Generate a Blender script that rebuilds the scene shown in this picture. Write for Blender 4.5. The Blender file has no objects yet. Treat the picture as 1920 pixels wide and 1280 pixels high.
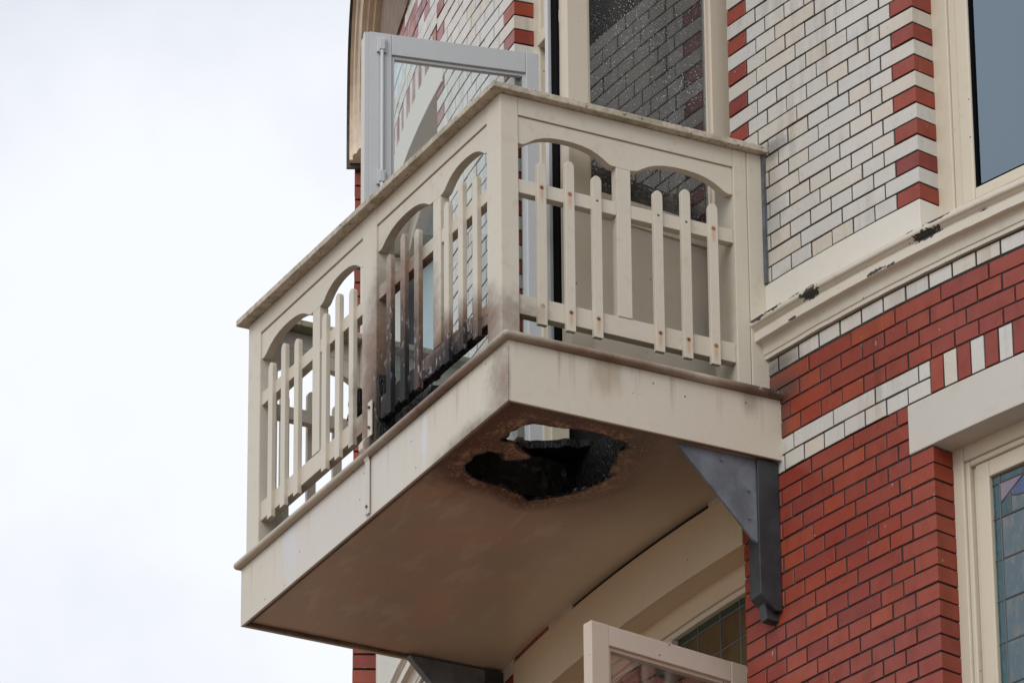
import bpy, bmesh, math, random
from mathutils import Vector, Matrix, noise
random.seed(7)
SC = bpy.context.scene
COL = SC.collection
# ------------------------------------------------------------------ camera, sky, sun, exposure
cam_d = bpy.data.cameras.new('camera'); cam = bpy.data.objects.new('camera', cam_d); COL.objects.link(cam)
cam_d.sensor_width = 36.0; cam_d.lens = 11904.83/1920*36
cam_d.clip_start = 0.5; cam_d.clip_end = 3000
YAW, PITCH, ROLL = -1.0867177, 0.4614825, -0.0079484
_f = Vector((math.sin(YAW)*math.cos(PITCH), math.cos(YAW)*math.cos(PITCH), math.sin(PITCH)))
_r = Vector((math.cos(YAW), -math.sin(YAW), 0)); _u = _r.cross(_f)
_r2 = math.cos(ROLL)*_r + math.sin(ROLL)*_u; _u2 = -math.sin(ROLL)*_r + math.cos(ROLL)*_u
cm = Matrix((( _r2.x, _u2.x, -_f.x, 16.2878289), (_r2.y, _u2.y, -_f.y, -8.5494342), (_r2.z, _u2.z, -_f.z, -8.9374085), (0, 0, 0, 1)))
cam.matrix_world = cm
SC.camera = cam
SUN_EL, SUN_AZ = 40, 146           # azimuth clockwise from +Y
w = bpy.data.worlds.new('World'); SC.world = w; w.use_nodes = True
nt = w.node_tree; nt.nodes.clear()
out = nt.nodes.new('ShaderNodeOutputWorld'); bg = nt.nodes.new('ShaderNodeBackground'); bg.inputs[1].default_value = 0.1
sky = nt.nodes.new('ShaderNodeTexSky'); sky.sky_type = 'NISHITA'; sky.sun_disc = False
sky.sun_elevation = math.radians(SUN_EL); sky.sun_rotation = math.radians(SUN_AZ)
tc = nt.nodes.new('ShaderNodeTexCoord'); ns = nt.nodes.new('ShaderNodeTexNoise')
ns.inputs['Scale'].default_value = 13.0; ns.inputs['Detail'].default_value = 5; ns.inputs['Roughness'].default_value = 0.5
rp = nt.nodes.new('ShaderNodeValToRGB'); rp.color_ramp.elements[0].position = 0.36; rp.color_ramp.elements[1].position = 0.58
rp.color_ramp.elements[0].color = (0.80, 0.80, 0.80, 1); rp.color_ramp.elements[1].color = (1, 1, 1, 1)
mx = nt.nodes.new('ShaderNodeMixRGB'); mx.inputs[2].default_value = (9.55, 9.8, 10.35, 1)
L = nt.links.new
L(tc.outputs['Generated'], ns.inputs['Vector']); L(ns.outputs['Fac'], rp.inputs[0]); L(rp.outputs[0], mx.inputs[0])
L(sky.outputs[0], mx.inputs[1]); L(mx.outputs[0], bg.inputs[0]); L(bg.outputs[0], out.inputs[0])
sd = bpy.data.lights.new('sun', 'SUN'); sd.energy = 1.3; sd.angle = math.radians(35); sd.color = (1, 0.97, 0.93)
sun = bpy.data.objects.new('sun', sd); COL.objects.link(sun)
_az, _el = math.radians(SUN_AZ), math.radians(SUN_EL)
sv = Vector((math.sin(_az)*math.cos(_el), math.cos(_az)*math.cos(_el), math.sin(_el)))
sun.rotation_euler = sv.to_track_quat('Z', 'Y').to_euler(); sun.location = (12, -18, 20)
vs = SC.view_settings; vs.view_transform = 'Standard'; vs.look = 'None'; vs.exposure = 0.0; vs.gamma = 1.0
SC.cycles.use_denoising = True
SC.cycles.max_bounces = 10; SC.cycles.transparent_max_bounces = 12

# ------------------------------------------------------------------ materials
class N:
    def __init__(s, name):
        s.m = bpy.data.materials.new(name); s.m.use_nodes = True; s.t = s.m.node_tree
        s.t.nodes.clear(); s.o = s.t.nodes.new('ShaderNodeOutputMaterial')
        s.b = s.t.nodes.new('ShaderNodeBsdfPrincipled'); s.t.links.new(s.b.outputs[0], s.o.inputs[0])
    def n(s, typ, **kw):
        x = s.t.nodes.new('ShaderNode'+typ)
        for k, v in kw.items(): setattr(x, k, v)
        return x
    def l(s, a, b): s.t.links.new(a, b)
    def inp(s, sock, v):
        if hasattr(v, 'is_output') or isinstance(v, bpy.types.NodeSocket): s.l(v, sock)
        else:
            if isinstance(v, (tuple, list)) and len(v) == 3 and sock.type == 'RGBA': v = (*v, 1)
            sock.default_value = v
    def math(s, op, a, b=0.0, c=None, clamp=False):
        x = s.n('Math', operation=op); x.use_clamp = clamp
        s.inp(x.inputs[0], a); s.inp(x.inputs[1], b)
        if c is not None: s.inp(x.inputs[2], c)
        return x.outputs[0]
    def mix(s, f, a, b, mode='MIX'):
        x = s.n('MixRGB', blend_type=mode); s.inp(x.inputs[0], f); s.inp(x.inputs[1], a); s.inp(x.inputs[2], b); return x.outputs[0]
    def noise(s, vec, scale, detail=3, rough=.55, out='Fac'):
        x = s.n('TexNoise'); s.l(vec, x.inputs['Vector']); x.inputs['Scale'].default_value = scale
        x.inputs['Detail'].default_value = detail; x.inputs['Roughness'].default_value = rough; return x.outputs[out]
    def ramp(s, f, stops):
        x = s.n('ValToRGB'); e = x.color_ramp.elements
        while len(e) > 1: e.remove(e[-1])
        e[0].position, c = stops[0][0], stops[0][1]; e[0].color = (*c, 1) if isinstance(c, tuple) else (c, c, c, 1)
        for p, c in stops[1:]:
            k = e.new(p); k.color = (*c, 1) if isinstance(c, tuple) else (c, c, c, 1)
        s.inp(x.inputs[0], f); return x.outputs[0]
    def mapr(s, v, a, b, c=0.0, d=1.0, smooth=True):
        x = s.n('MapRange'); x.interpolation_type = 'SMOOTHSTEP' if smooth else 'LINEAR'
        s.inp(x.inputs[0], v)
        for i, q in enumerate((a, b, c, d)): x.inputs[i+1].default_value = q
        return x.outputs[0]
    def pos(s): return s.n('NewGeometry').outputs['Position']
    def vm(s, op, a, b):
        x = s.n('VectorMath', operation=op); s.inp(x.inputs[0], a); s.inp(x.inputs[1], b)
        return x.outputs['Value'] if op in ('LENGTH', 'DOT_PRODUCT', 'DISTANCE') else x.outputs['Vector']
    def ell(s, p, c, r):   # 0 at centre .. 1 at ellipsoid surface
        return s.vm('LENGTH', s.vm('DIVIDE', s.vm('SUBTRACT', p, c), r), (0, 0, 0))
    def bump(s, h, strength, dist=.002, nrm=None):
        x = s.n('Bump'); x.inputs['Strength'].default_value = strength; x.inputs['Distance'].default_value = dist
        s.l(h, x.inputs['Height'])
        if nrm is not None: s.l(nrm, x.inputs['Normal'])
        return x.outputs[0]

MATS = {}
def paint(name, base, soot=(), rough=.42, dirt=.5, specks=True, rust=False, streak=0.0, chips=(), smears_and_light=()):
    M = N(name); p = M.pos()
    oi = M.n('ObjectInfo').outputs['Random']
    big = M.noise(p, 2.3, 4); fine = M.noise(p, 22, 4, .65)
    dk = tuple(c*f for c, f in zip(base, (.80, .77, .70)))
    col = M.mix(M.math('MULTIPLY', M.mapr(big, .4, .75), .35*dirt), base, dk)
    col = M.mix(M.math('MULTIPLY', M.mapr(fine, .52, .78), .45*dirt), col, tuple(c*f for c, f in zip(base, (.70, .64, .54))))
    col = M.mix(M.math('MULTIPLY', M.math('SUBTRACT', oi, .5), .10), col, (1, 1, 1)) if dirt else col
    if streak:
        sp = M.vm('MULTIPLY', p, (26, 26, 1.3)); st = M.noise(sp, 1.0, 3, .6)
        top = M.mapr(M.n('SeparateXYZ').outputs[2] if False else M.vm('DOT_PRODUCT', p, (0, 0, 1)), .02, .218)
        col = M.mix(M.math('MULTIPLY', M.math('MULTIPLY', M.mapr(st, .54, .74), top), streak), col, (.27, .2, .13))
        sp2 = M.vm('MULTIPLY', p, (14, 14, .9)); st2 = M.noise(sp2, 1.0, 2, .5)
        col = M.mix(M.math('MULTIPLY', M.mapr(st2, .62, .70), .55*streak), col, (.56, .57, .62))
    for (c, r, amt, colr) in smears_and_light:
        d = M.ell(p, c, r); nz = M.noise(M.vm('MULTIPLY', p, (30, 30, 7)), 1.0, 3)
        f = M.math('SUBTRACT', M.math('SUBTRACT', 1.0, d), M.math('MULTIPLY', M.math('SUBTRACT', nz, .45), .9))
        col = M.mix(M.math('MULTIPLY', M.mapr(f, 0.0, .7), amt), col, colr)
    if specks:
        v = M.n('TexVoronoi'); v.inputs['Scale'].default_value = 26; M.l(p, v.inputs['Vector'])
        sel = M.math('GREATER_THAN', M.vm('DOT_PRODUCT', v.outputs['Color'], (1, 0, 0)), .66)
        rad = M.math('MULTIPLY', M.vm('DOT_PRODUCT', v.outputs['Color'], (0, 1, 0)), .095)
        dot = M.math('MULTIPLY', M.math('LESS_THAN', v.outputs['Distance'], rad), sel)
        col = M.mix(M.math('MULTIPLY', dot, .85), col, (.035, .028, .022))
    if rust:
        ob = M.n('TexCoord').outputs['Object']
        for zz, am in ((.068, .9), (.505, .6)):
            cdir = M.ell(ob, (0, 0, zz), (.008, .1, .008))
            sp_ = M.math('MULTIPLY', M.mapr(cdir, 1.5, .5), M.math('GREATER_THAN', M.math('FRACT', M.math('MULTIPLY', oi, 7.3+zz*31)), 1-am))
            drip = M.mapr(M.ell(ob, (0, 0, zz-.025), (.010, .1, .036)), 1.15, .2)
            drip = M.math('MULTIPLY', M.math('MULTIPLY', drip, .55), M.math('GREATER_THAN', M.math('FRACT', M.math('MULTIPLY', oi, 7.3+zz*31)), 1-am))
            col = M.mix(drip, col, (.50, .26, .10))
            col = M.mix(sp_, col, (.32, .10, .03))
            core = M.math('MULTIPLY', M.mapr(cdir, .7, .35), M.math('GREATER_THAN', M.math('FRACT', M.math('MULTIPLY', oi, 13.7+zz*11)), .45))
            col = M.mix(core, col, (.03, .015, .01))
    for (c, r) in chips:
        d = M.ell(p, c, r); nz = M.noise(p, 62, 5, .65)
        f = M.math('GREATER_THAN', M.math('ADD', M.math('SUBTRACT', 1.0, d), M.math('MULTIPLY', M.math('SUBTRACT', nz, .5), 2.4)), .12)
        col = M.mix(f, col, (.05, .048, .046))
    if soot:
        tot = None
        nz = M.noise(p, 9, 5, .65); nz2 = M.noise(p, 45, 3)
        for (c, r, st) in soot:
            f = M.math('MULTIPLY', M.math('SUBTRACT', 1.0, M.ell(p, c, r), clamp=True), st)
            tot = f if tot is None else M.math('MAXIMUM', tot, f)
        gate = M.mapr(tot, .0, .12)
        tot = M.math('ADD', tot, M.math('MULTIPLY', M.math('MULTIPLY', M.math('SUBTRACT', M.math('ADD', M.math('MULTIPLY', nz, .7), M.math('MULTIPLY', nz2, .3)), .5), .55), gate), clamp=True)
        sc_ = M.ramp(tot, [(0, base), (.2, tuple(c*.70 for c in base)), (.42, (.23, .155, .11)), (.66, (.065, .042, .033)), (.85, (.012, .011, .011)), (1, (.008, .008, .009))])
        col = M.mix(M.mapr(tot, .0, .3), col, sc_)
        ashf = M.math('MULTIPLY', M.math('MULTIPLY', M.mapr(tot, .5, .6), M.mapr(tot, .95, .75)), M.mapr(M.noise(M.vm('MULTIPLY', p, (40, 40, 14)), 1.0, 4, .7), .56, .64))
        col = M.mix(M.math('MULTIPLY', ashf, .6), col, (.42, .42, .46))
        M.l(M.mapr(tot, .3, .8, rough, .75), M.b.inputs['Roughness'])
    else: M.b.inputs['Roughness'].default_value = rough
    M.inp(M.b.inputs['Base Color'], col)
    M.b.inputs['Specular IOR Level'].default_value = .4
    M.l(M.bump(M.math('ADD', M.math('MULTIPLY', M.noise(M.vm('MULTIPLY', p, (1, 1, .25)), 60, 3), .6), M.math('MULTIPLY', big, 1.5)), .25, .002), M.b.inputs['Normal'])
    MATS[name] = M.m; return M.m

CREAM = (.590, .546, .455)
FIRE = [((-.82, .04, .27), (.42, .30, .88), 1.18), ((-.45, .03, .32), (.54, .3, .25), 1.12), ((-.965, .06, .30), (.05, .2, .62), 1.15), ((-.16, .0, .28), (.12, .2, .26), .45)]
paint('cream_paint', CREAM)
paint('cream_rail', CREAM, soot=FIRE, dirt=.85)
paint('cream_baluster', CREAM, soot=FIRE, rust=True, dirt=.85)
paint('cream_fascia', CREAM, streak=.55, soot=[((-.02, -.012, .06), (.22, .03, .30), .62), ((-.5, -.01, .25), (.5, .05, .07), .35), ((-.25, -.01, -.02), (.5, .03, .09), .6)],
      smears_and_light=[((-1.2, 0, .10), (.9, .004, .5), .35, (.62, .63, .64)), ((-1.62, 0, .15), (.09, .05, .22), .5, (.60, .62, .68)), ((-1.02, 0, .12), (.05, .05, .2), .6, (.60, .62, .68)), ((-.60, 0, .13), (.03, .05, .18), .8, (.62, .64, .70)), ((0, .36, .19), (.05, .09, .16), .6, (.33, .25, .16)), ((0, .9, .21), (.05, .06, .1), .5, (.2, .16, .12))])  # first entry paints the cooler, paler light of the front face; the rest are smears
paint('nosing_paint', (.46, .40, .32), dirt=1.3, soot=[((-.5, 0, .25), (.66, .1, .3), .62), ((.02, .35, .225), (.06, .6, .05), .5), ((.02, .95, .24), (.06, .3, .08), .75)])
paint('lead_grey_paint', (.53, .552, .565), dirt=.25, specks=False, rough=.35)
paint('door_cream', (.60, .54, .44), dirt=.3, specks=True)
paint('door_pink', (.56, .475, .39), dirt=.5)
paint('frame_cream', (.61, .55, .435), dirt=.5)
paint('render_white', (.66, .635, .57), dirt=.35, specks=False, rough=.6)
paint('lintel_paint', (.545, .525, .48), dirt=.5, specks=True, rough=.6)
paint('lintel_ochre', (.62, .505, .35), dirt=.5, specks=True, rough=.5)
def cyl(s, d, z, R=7.75): return (-1.04+(R-d)*math.sin(s/R), 8.695-(R-d)*math.cos(s/R), z)
_q = random.Random(3)
paint('cornice_paint', (.63, .59, .50), dirt=.7, chips=[(cyl(1.285, -.06, .50), (.05, .05, .020)), (cyl(1.84, -.06, .49), (.07, .06, .016)), (cyl(1.10, -.05, .52), (.05, .05, .010)), (cyl(1.02, -.05, .515), (.05, .05, .009)), (cyl(1.6, -.05, .455), (.05, .05, .007)), (cyl(1.22, -.05, .525), (.03, .04, .012)), (cyl(1.9, -.07, .52), (.06, .05, .009))]+[(cyl(_q.uniform(.98, 2.3), -.055, _z), (_q.uniform(.012, .03), .05, _q.uniform(.003, .006))) for _z in (.52, .521, .522, .50, .482, .452, .451) for _k in range(1)])

def simple(name, col, rough=.5, metal=0.0, var=.0, vscale=8, bump=0.0, bscale=60, spec=.5):
    M = N(name); p = M.pos(); c = col
    if var:
        c = M.mix(M.mapr(M.noise(p, vscale, 4, .6), .35, .7), tuple(x*(1-var) for x in col), tuple(min(1, x*(1+var)) for x in col))
    M.inp(M.b.inputs['Base Color'], c); M.b.inputs['Roughness'].default_value = rough; M.b.inputs['Metallic'].default_value = metal
    M.b.inputs['Specular IOR Level'].default_value = spec
    if bump: M.l(M.bump(M.noise(p, bscale, 4, .65), bump, .006), M.b.inputs['Normal'])
    MATS[name] = M.m; return M.m
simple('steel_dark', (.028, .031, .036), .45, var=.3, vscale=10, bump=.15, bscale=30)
simple('mortar_dark', (.014, .012, .011), .9, var=.3, vscale=20)
simple('mortar_grey', (.032, .027, .024), .9, var=.4, vscale=20)
simple('lead', (.10, .11, .125), .5, var=.3, vscale=25)
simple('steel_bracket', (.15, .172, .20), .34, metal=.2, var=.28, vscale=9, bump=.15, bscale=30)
simple('gasket_reflection_black', (.004, .004, .005), .85, spec=.08)
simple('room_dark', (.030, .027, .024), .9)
simple('shaded_brown', (.22, .16, .115), .85, var=.15, vscale=12)
simple('blue_tile', (.50, .62, .66), .25, var=.08, vscale=12)
simple('came', (.085, .09, .10), .55)
simple('bowl_green', (.10, .10, .06), .35, var=.3)
simple('flashing', (.06, .05, .043), .6, var=.4, vscale=10)
simple('soffit_bead', (.15, .10, .07), .6, var=.4, vscale=10)
simple('hood_paint', (.66, .55, .42), .5, var=.12, vscale=6)

def char_mat():
    M = N('charred'); p = M.pos()
    v = M.n('TexVoronoi'); v.feature = 'DISTANCE_TO_EDGE'; v.inputs['Scale'].default_value = 1.0
    M.l(M.vm('MULTIPLY', p, (75, 75, 17)), v.inputs['Vector'])
    crack = M.mapr(v.outputs['Distance'], .0, .10)
    nz = M.noise(p, 70, 5, .7)
    col = M.mix(M.mapr(nz, .5, .75), (.006, .006, .007), (.022, .022, .025))
    ash = M.math('MULTIPLY', M.mapr(M.noise(p, 30, 4, .7), .66, .76), .35)
    col = M.mix(ash, col, (.16, .16, .18))
    M.inp(M.b.inputs['Base Color'], col); M.b.inputs['Roughness'].default_value = .5
    h = M.math('ADD', crack, M.math('MULTIPLY', nz, .7))
    M.l(M.bump(h, .9, .008), M.b.inputs['Normal']); MATS['charred'] = M.m
char_mat()
simple('charred_deep', (.0045, .0043, .0044), .5, var=.4, vscale=30, bump=.6, bscale=45, spec=.35)

def soffit_mat():
    M = N('soffit_paint'); p = M.pos()
    a = M.n('Attribute'); a.attribute_name = 'burn'; d = a.outputs['Fac']     # metres to the edge of the burnt hole
    n1 = M.noise(p, 3.2, 4); n2 = M.noise(p, 60, 4, .7); n3 = M.noise(p, 14, 4, .65)
    base = M.mix(M.mapr(n1, .42, .6), (.51, .42, .33), (.56, .42, .32))
    st = M.noise(M.vm('MULTIPLY', p, (5, 14, 1)), 1.0, 3)
    base = M.mix(M.math('MULTIPLY', M.mapr(st, .52, .66), .6), base, (.62, .54, .44))
    x_ = M.vm('DOT_PRODUCT', p, (1, 0, 0)); y_ = M.vm('DOT_PRODUCT', p, (0, 1, 0))
    base = M.mix(M.mapr(y_, .55, .95), base, (.58, .50, .38))
    # burnt zone: dark brown towards the near front corner, paler towards the wall
    lim = M.math('ADD', M.math('MAXIMUM', .07, M.math('ADD', .22, M.math('MULTIPLY', x_, .14))), M.math('MULTIPLY', M.math('SUBTRACT', n3, .5), .08))
    near = M.mapr(M.math('DIVIDE', d, lim), .15, 1.0, 1.0, 0.0)
    col = M.mix(M.math('MULTIPLY', near, M.mapr(y_, .75, .35, .55, 1.0)), base, (.050, .030, .022))
    corner = M.mapr(M.math('ADD', M.ell(p, (-.10, .08, .01), (.75, .62, .2)), M.math('MULTIPLY', M.math('SUBTRACT', n3, .5), .5)), .35, 1.0, 1.0, 0.0)
    col = M.mix(M.math('MULTIPLY', corner, .96), col, (.026, .015, .011))
    corner2 = M.mapr(M.ell(p, (-.2, .45, .01), (.75, .75, .2)), .35, 1.0, 1.0, 0.0)
    col = M.mix(M.math('MULTIPLY', corner2, .72), col, (.16, .11, .078))
    ring = M.math('MULTIPLY', M.mapr(d, .006, .02), M.mapr(M.math('ADD', d, M.math('MULTIPLY', M.math('SUBTRACT', n3, .5), .11)), .035, .085, 1.0, 0.0))
    ring = M.math('MULTIPLY', M.math('MULTIPLY', ring, M.mapr(n2, .42, .58)), M.mapr(M.noise(p, 8, 3), .38, .58))
    col = M.mix(M.math('MULTIPLY', ring, .9), col, M.mix(M.mapr(n3, .3, .7), (.22, .125, .085), (.62, .42, .28)))
    fleck = M.math('MULTIPLY', M.mapr(M.noise(p, 110, 2), .62, .66), M.mapr(d, .02, .16, 1.0, 0.0))
    col = M.mix(M.math('MULTIPLY', fleck, .8), col, (.5, .35, .24))
    edge = M.mapr(M.math('ADD', d, M.math('MULTIPLY', M.math('SUBTRACT', n3, .5), .05)), .004, .016, 1.0, 0.0)
    col = M.mix(edge, col, (.008, .007, .007))
    v = M.n('TexVoronoi'); v.inputs['Scale'].default_value = 17; M.l(p, v.inputs['Vector'])
    dot = M.math('MULTIPLY', M.math('LESS_THAN', v.outputs['Distance'], .075), M.math('GREATER_THAN', M.vm('DOT_PRODUCT', v.outputs['Color'], (1, 0, 0)), .88))
    col = M.mix(M.math('MULTIPLY', dot, .7), col, M.mix(M.vm('DOT_PRODUCT', v.outputs['Color'], (0, 1, 0)), (.03, .02, .015), (.6, .55, .48)))
    M.inp(M.b.inputs['Base Color'], col); M.b.inputs['Roughness'].default_value = .24
    M.l(M.bump(M.math('ADD', M.math('MULTIPLY', n1, 2.0), M.math('MULTIPLY', M.math('MULTIPLY', n2, M.mapr(d, .0, .15, 1.0, 0.08)), 1.0)), .35, .004), M.b.inputs['Normal'])
    MATS['soffit_paint'] = M.m
soffit_mat()

def brick_mat(name, stops, rough, stain, sootpos=None, samt=.5, spec=.5):
    M = N(name); oi = M.n('ObjectInfo').outputs['Random']; p = M.pos()
    x = M.n('ValToRGB'); x.color_ramp.interpolation = 'LINEAR'; e = x.color_ramp.elements
    while len(e) > 1: e.remove(e[-1])
    e[0].position = 0; e[0].color = (*stops[0], 1)
    for i, c in enumerate(stops[1:]):
        k = e.new((i+1)/(len(stops)-1)); k.color = (*c, 1)
    M.l(oi, x.inputs[0]); col = x.outputs[0]
    n1 = M.noise(p, 14, 4, .6); n2 = M.noise(p, 75, 3, .7)
    col = M.mix(M.math('MULTIPLY', M.mapr(n1, .45, .72), samt), col, M.mix(1.0, col, stain, 'MULTIPLY'))
    col = M.mix(M.math('MULTIPLY', M.mapr(n2, .62, .72), .5), col, M.mix(1.0, col, (.5, .45, .4), 'MULTIPLY'))
    big = M.noise(p, 3.1, 4, .6); run = M.noise(M.vm('MULTIPLY', p, (24, 24, 1.6)), 1.0, 3, .6)
    col = M.mix(M.math('MULTIPLY', M.math('MULTIPLY', M.mapr(big, .42, .68), M.mapr(run, .40, .65)), .55), col, M.mix(1.0, col, (.60, .55, .48), 'MULTIPLY'))
    sp = M.math('MULTIPLY', M.mapr(M.noise(M.vm('MULTIPLY', p, (55, 55, 26)), 1.0, 2), .74, .77), .55)
    col = M.mix(sp, col, (.6, .58, .55))
    if sootpos:
        for c, r, a in sootpos:
            f = M.mapr(M.math('ADD', M.ell(p, c, r), M.math('MULTIPLY', M.math('SUBTRACT', n1, .5), .6)), .2, 1.0, a, 0.0)
            col = M.mix(f, col, (.05, .04, .035))
    M.inp(M.b.inputs['Base Color'], col)
    M.l(M.mapr(n1, .3, .7, rough*.75, rough*1.35), M.b.inputs['Roughness']); M.b.inputs['Specular IOR Level'].default_value = spec
    M.l(M.bump(M.math('ADD', M.noise(p, 9, 2), M.math('MULTIPLY', n2, .12)), .35, .006), M.b.inputs['Normal'])
    MATS[name] = M.m
brick_mat('brick_white', [(.55, .55, .53), (.58, .56, .515), (.54, .54, .515), (.575, .525, .45), (.56, .545, .505), (.59, .575, .535), (.58, .535, .465), (.545, .54, .515)], .30, (.93, .88, .80),
          [(cyl(1.03, 0, .95), (.07, .3, .30), .28), (cyl(1.04, 0, 1.16), (.12, .3, .06), .5), (cyl(1.04, 0, .35), (.16, .3, .06), .75)], samt=.25)
brick_mat('brick_red', [(.27, .045, .025), (.24, .041, .027), (.30, .053, .025), (.25, .046, .030), (.28, .047, .025), (.205, .036, .028), (.315, .060, .027), (.26, .047, .029)], .33, (.72, .66, .66),
          [(cyl(1.02, 0, .25), (.20, .3, .10), .8), (cyl(1.02, 0, .12), (.10, .3, .16), .6)], spec=.38)

def glass(name, refl, tint, rough=.0, ior=1.6, gcol=(1, 1, 1), film=0.0):
    M = N(name); M.t.nodes.remove(M.b)
    fr = M.n('Fresnel'); fr.inputs[0].default_value = ior
    f = M.math('MULTIPLY', fr.outputs[0], refl, clamp=True)
    gl = M.n('BsdfGlossy'); gl.inputs['Roughness'].default_value = rough; gl.inputs[0].default_value = (*gcol, 1)
    tr = M.n('BsdfTransparent'); tr.inputs[0].default_value = (*tint, 1)
    mx_ = M.n('MixShader'); M.l(f, mx_.inputs[0]); M.l(tr.outputs[0], mx_.inputs[1]); M.l(gl.outputs[0], mx_.inputs[2]); fo = mx_.outputs[0]
    if film:      # dust on the pane
        df_ = M.n('BsdfDiffuse'); df_.inputs[0].default_value = (.6, .58, .55, 1); m2 = M.n('MixShader'); pz = M.pos()
        M.l(M.math('MULTIPLY', M.mapr(M.noise(M.vm('MULTIPLY', pz, (9, 9, 2)), 1.0, 4), .3, .7, .6, 1.5), film), m2.inputs[0]); M.l(fo, m2.inputs[1]); M.l(df_.outputs[0], m2.inputs[2]); fo = m2.outputs[0]
    M.l(fo, M.o.inputs[0])
    MATS[name] = M.m
glass('glass_clear', .8, (.93, .96, .96), ior=1.45)
glass('glass_wet', 3.0, (.78, .80, .82), ior=1.5, film=.035)
glass('glass_window', 3.9, (.5, .55, .6), ior=1.6, gcol=(.68, .85, 1.0))

def stained(name, cols, scale, rough=.12):
    M = N(name); p = M.pos(); oi = M.n('ObjectInfo').outputs['Random']
    pp = M.vm('ADD', p, (0, 0, 0)); 
    nz = M.noise(M.vm('MULTIPLY', p, (1, 1, .45)), scale, 4, .65)
    k = [(i/(len(cols)-1)*.5+.25, c) for i, c in enumerate(cols)]
    col = M.ramp(M.math('ADD', nz, M.math('MULTIPLY', M.math('SUBTRACT', oi, .5), .12)), k)
    M.inp(M.b.inputs['Base Color'], col); M.b.inputs['Roughness'].default_value = rough; M.b.inputs['Specular IOR Level'].default_value = .6
    M.l(M.bump(M.noise(p, 45, 3), .25, .004), M.b.inputs['Normal']); MATS[name] = M.m
stained('stain_opal', [(.05, .07, .13), (.075, .105, .16), (.06, .11, .13), (.10, .13, .14), (.15, .15, .14), (.06, .085, .15)], 30)
stained('stain_teal', [(.004, .012, .016), (.015, .06, .075), (.025, .09, .105), (.01, .04, .05)], 40)
stained('stain_violet', [(.14, .13, .22), (.20, .16, .20), (.18, .19, .26)], 14)
stained('stain_blue', [(.03, .05, .15), (.05, .09, .22), (.04, .06, .18)], 14)
stained('stain_amber', [(.050, .020, .012), (.075, .045, .018), (.10, .068, .028), (.06, .042, .02)], 9)
stained('stain_green', [(.008, .022, .012), (.015, .04, .02), (.02, .03, .018)], 14)

def ground_mat():
    M = N('paving'); p = M.pos()
    b = M.n('TexBrick'); b.inputs['Scale'].default_value = 1.0; M.l(M.vm('MULTIPLY', p, (4.5, 4.5, 1)), b.inputs['Vector'])
    b.inputs['Color1'].default_value = (.25, .17, .115, 1); b.inputs['Color2'].default_value = (.22, .145, .10, 1); b.inputs['Mortar'].default_value = (.10, .08, .06, 1)
    M.inp(M.b.inputs['Base Color'], b.outputs[0]); M.b.inputs['Roughness'].default_value = .8; MATS['paving'] = M.m
ground_mat()

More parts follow.
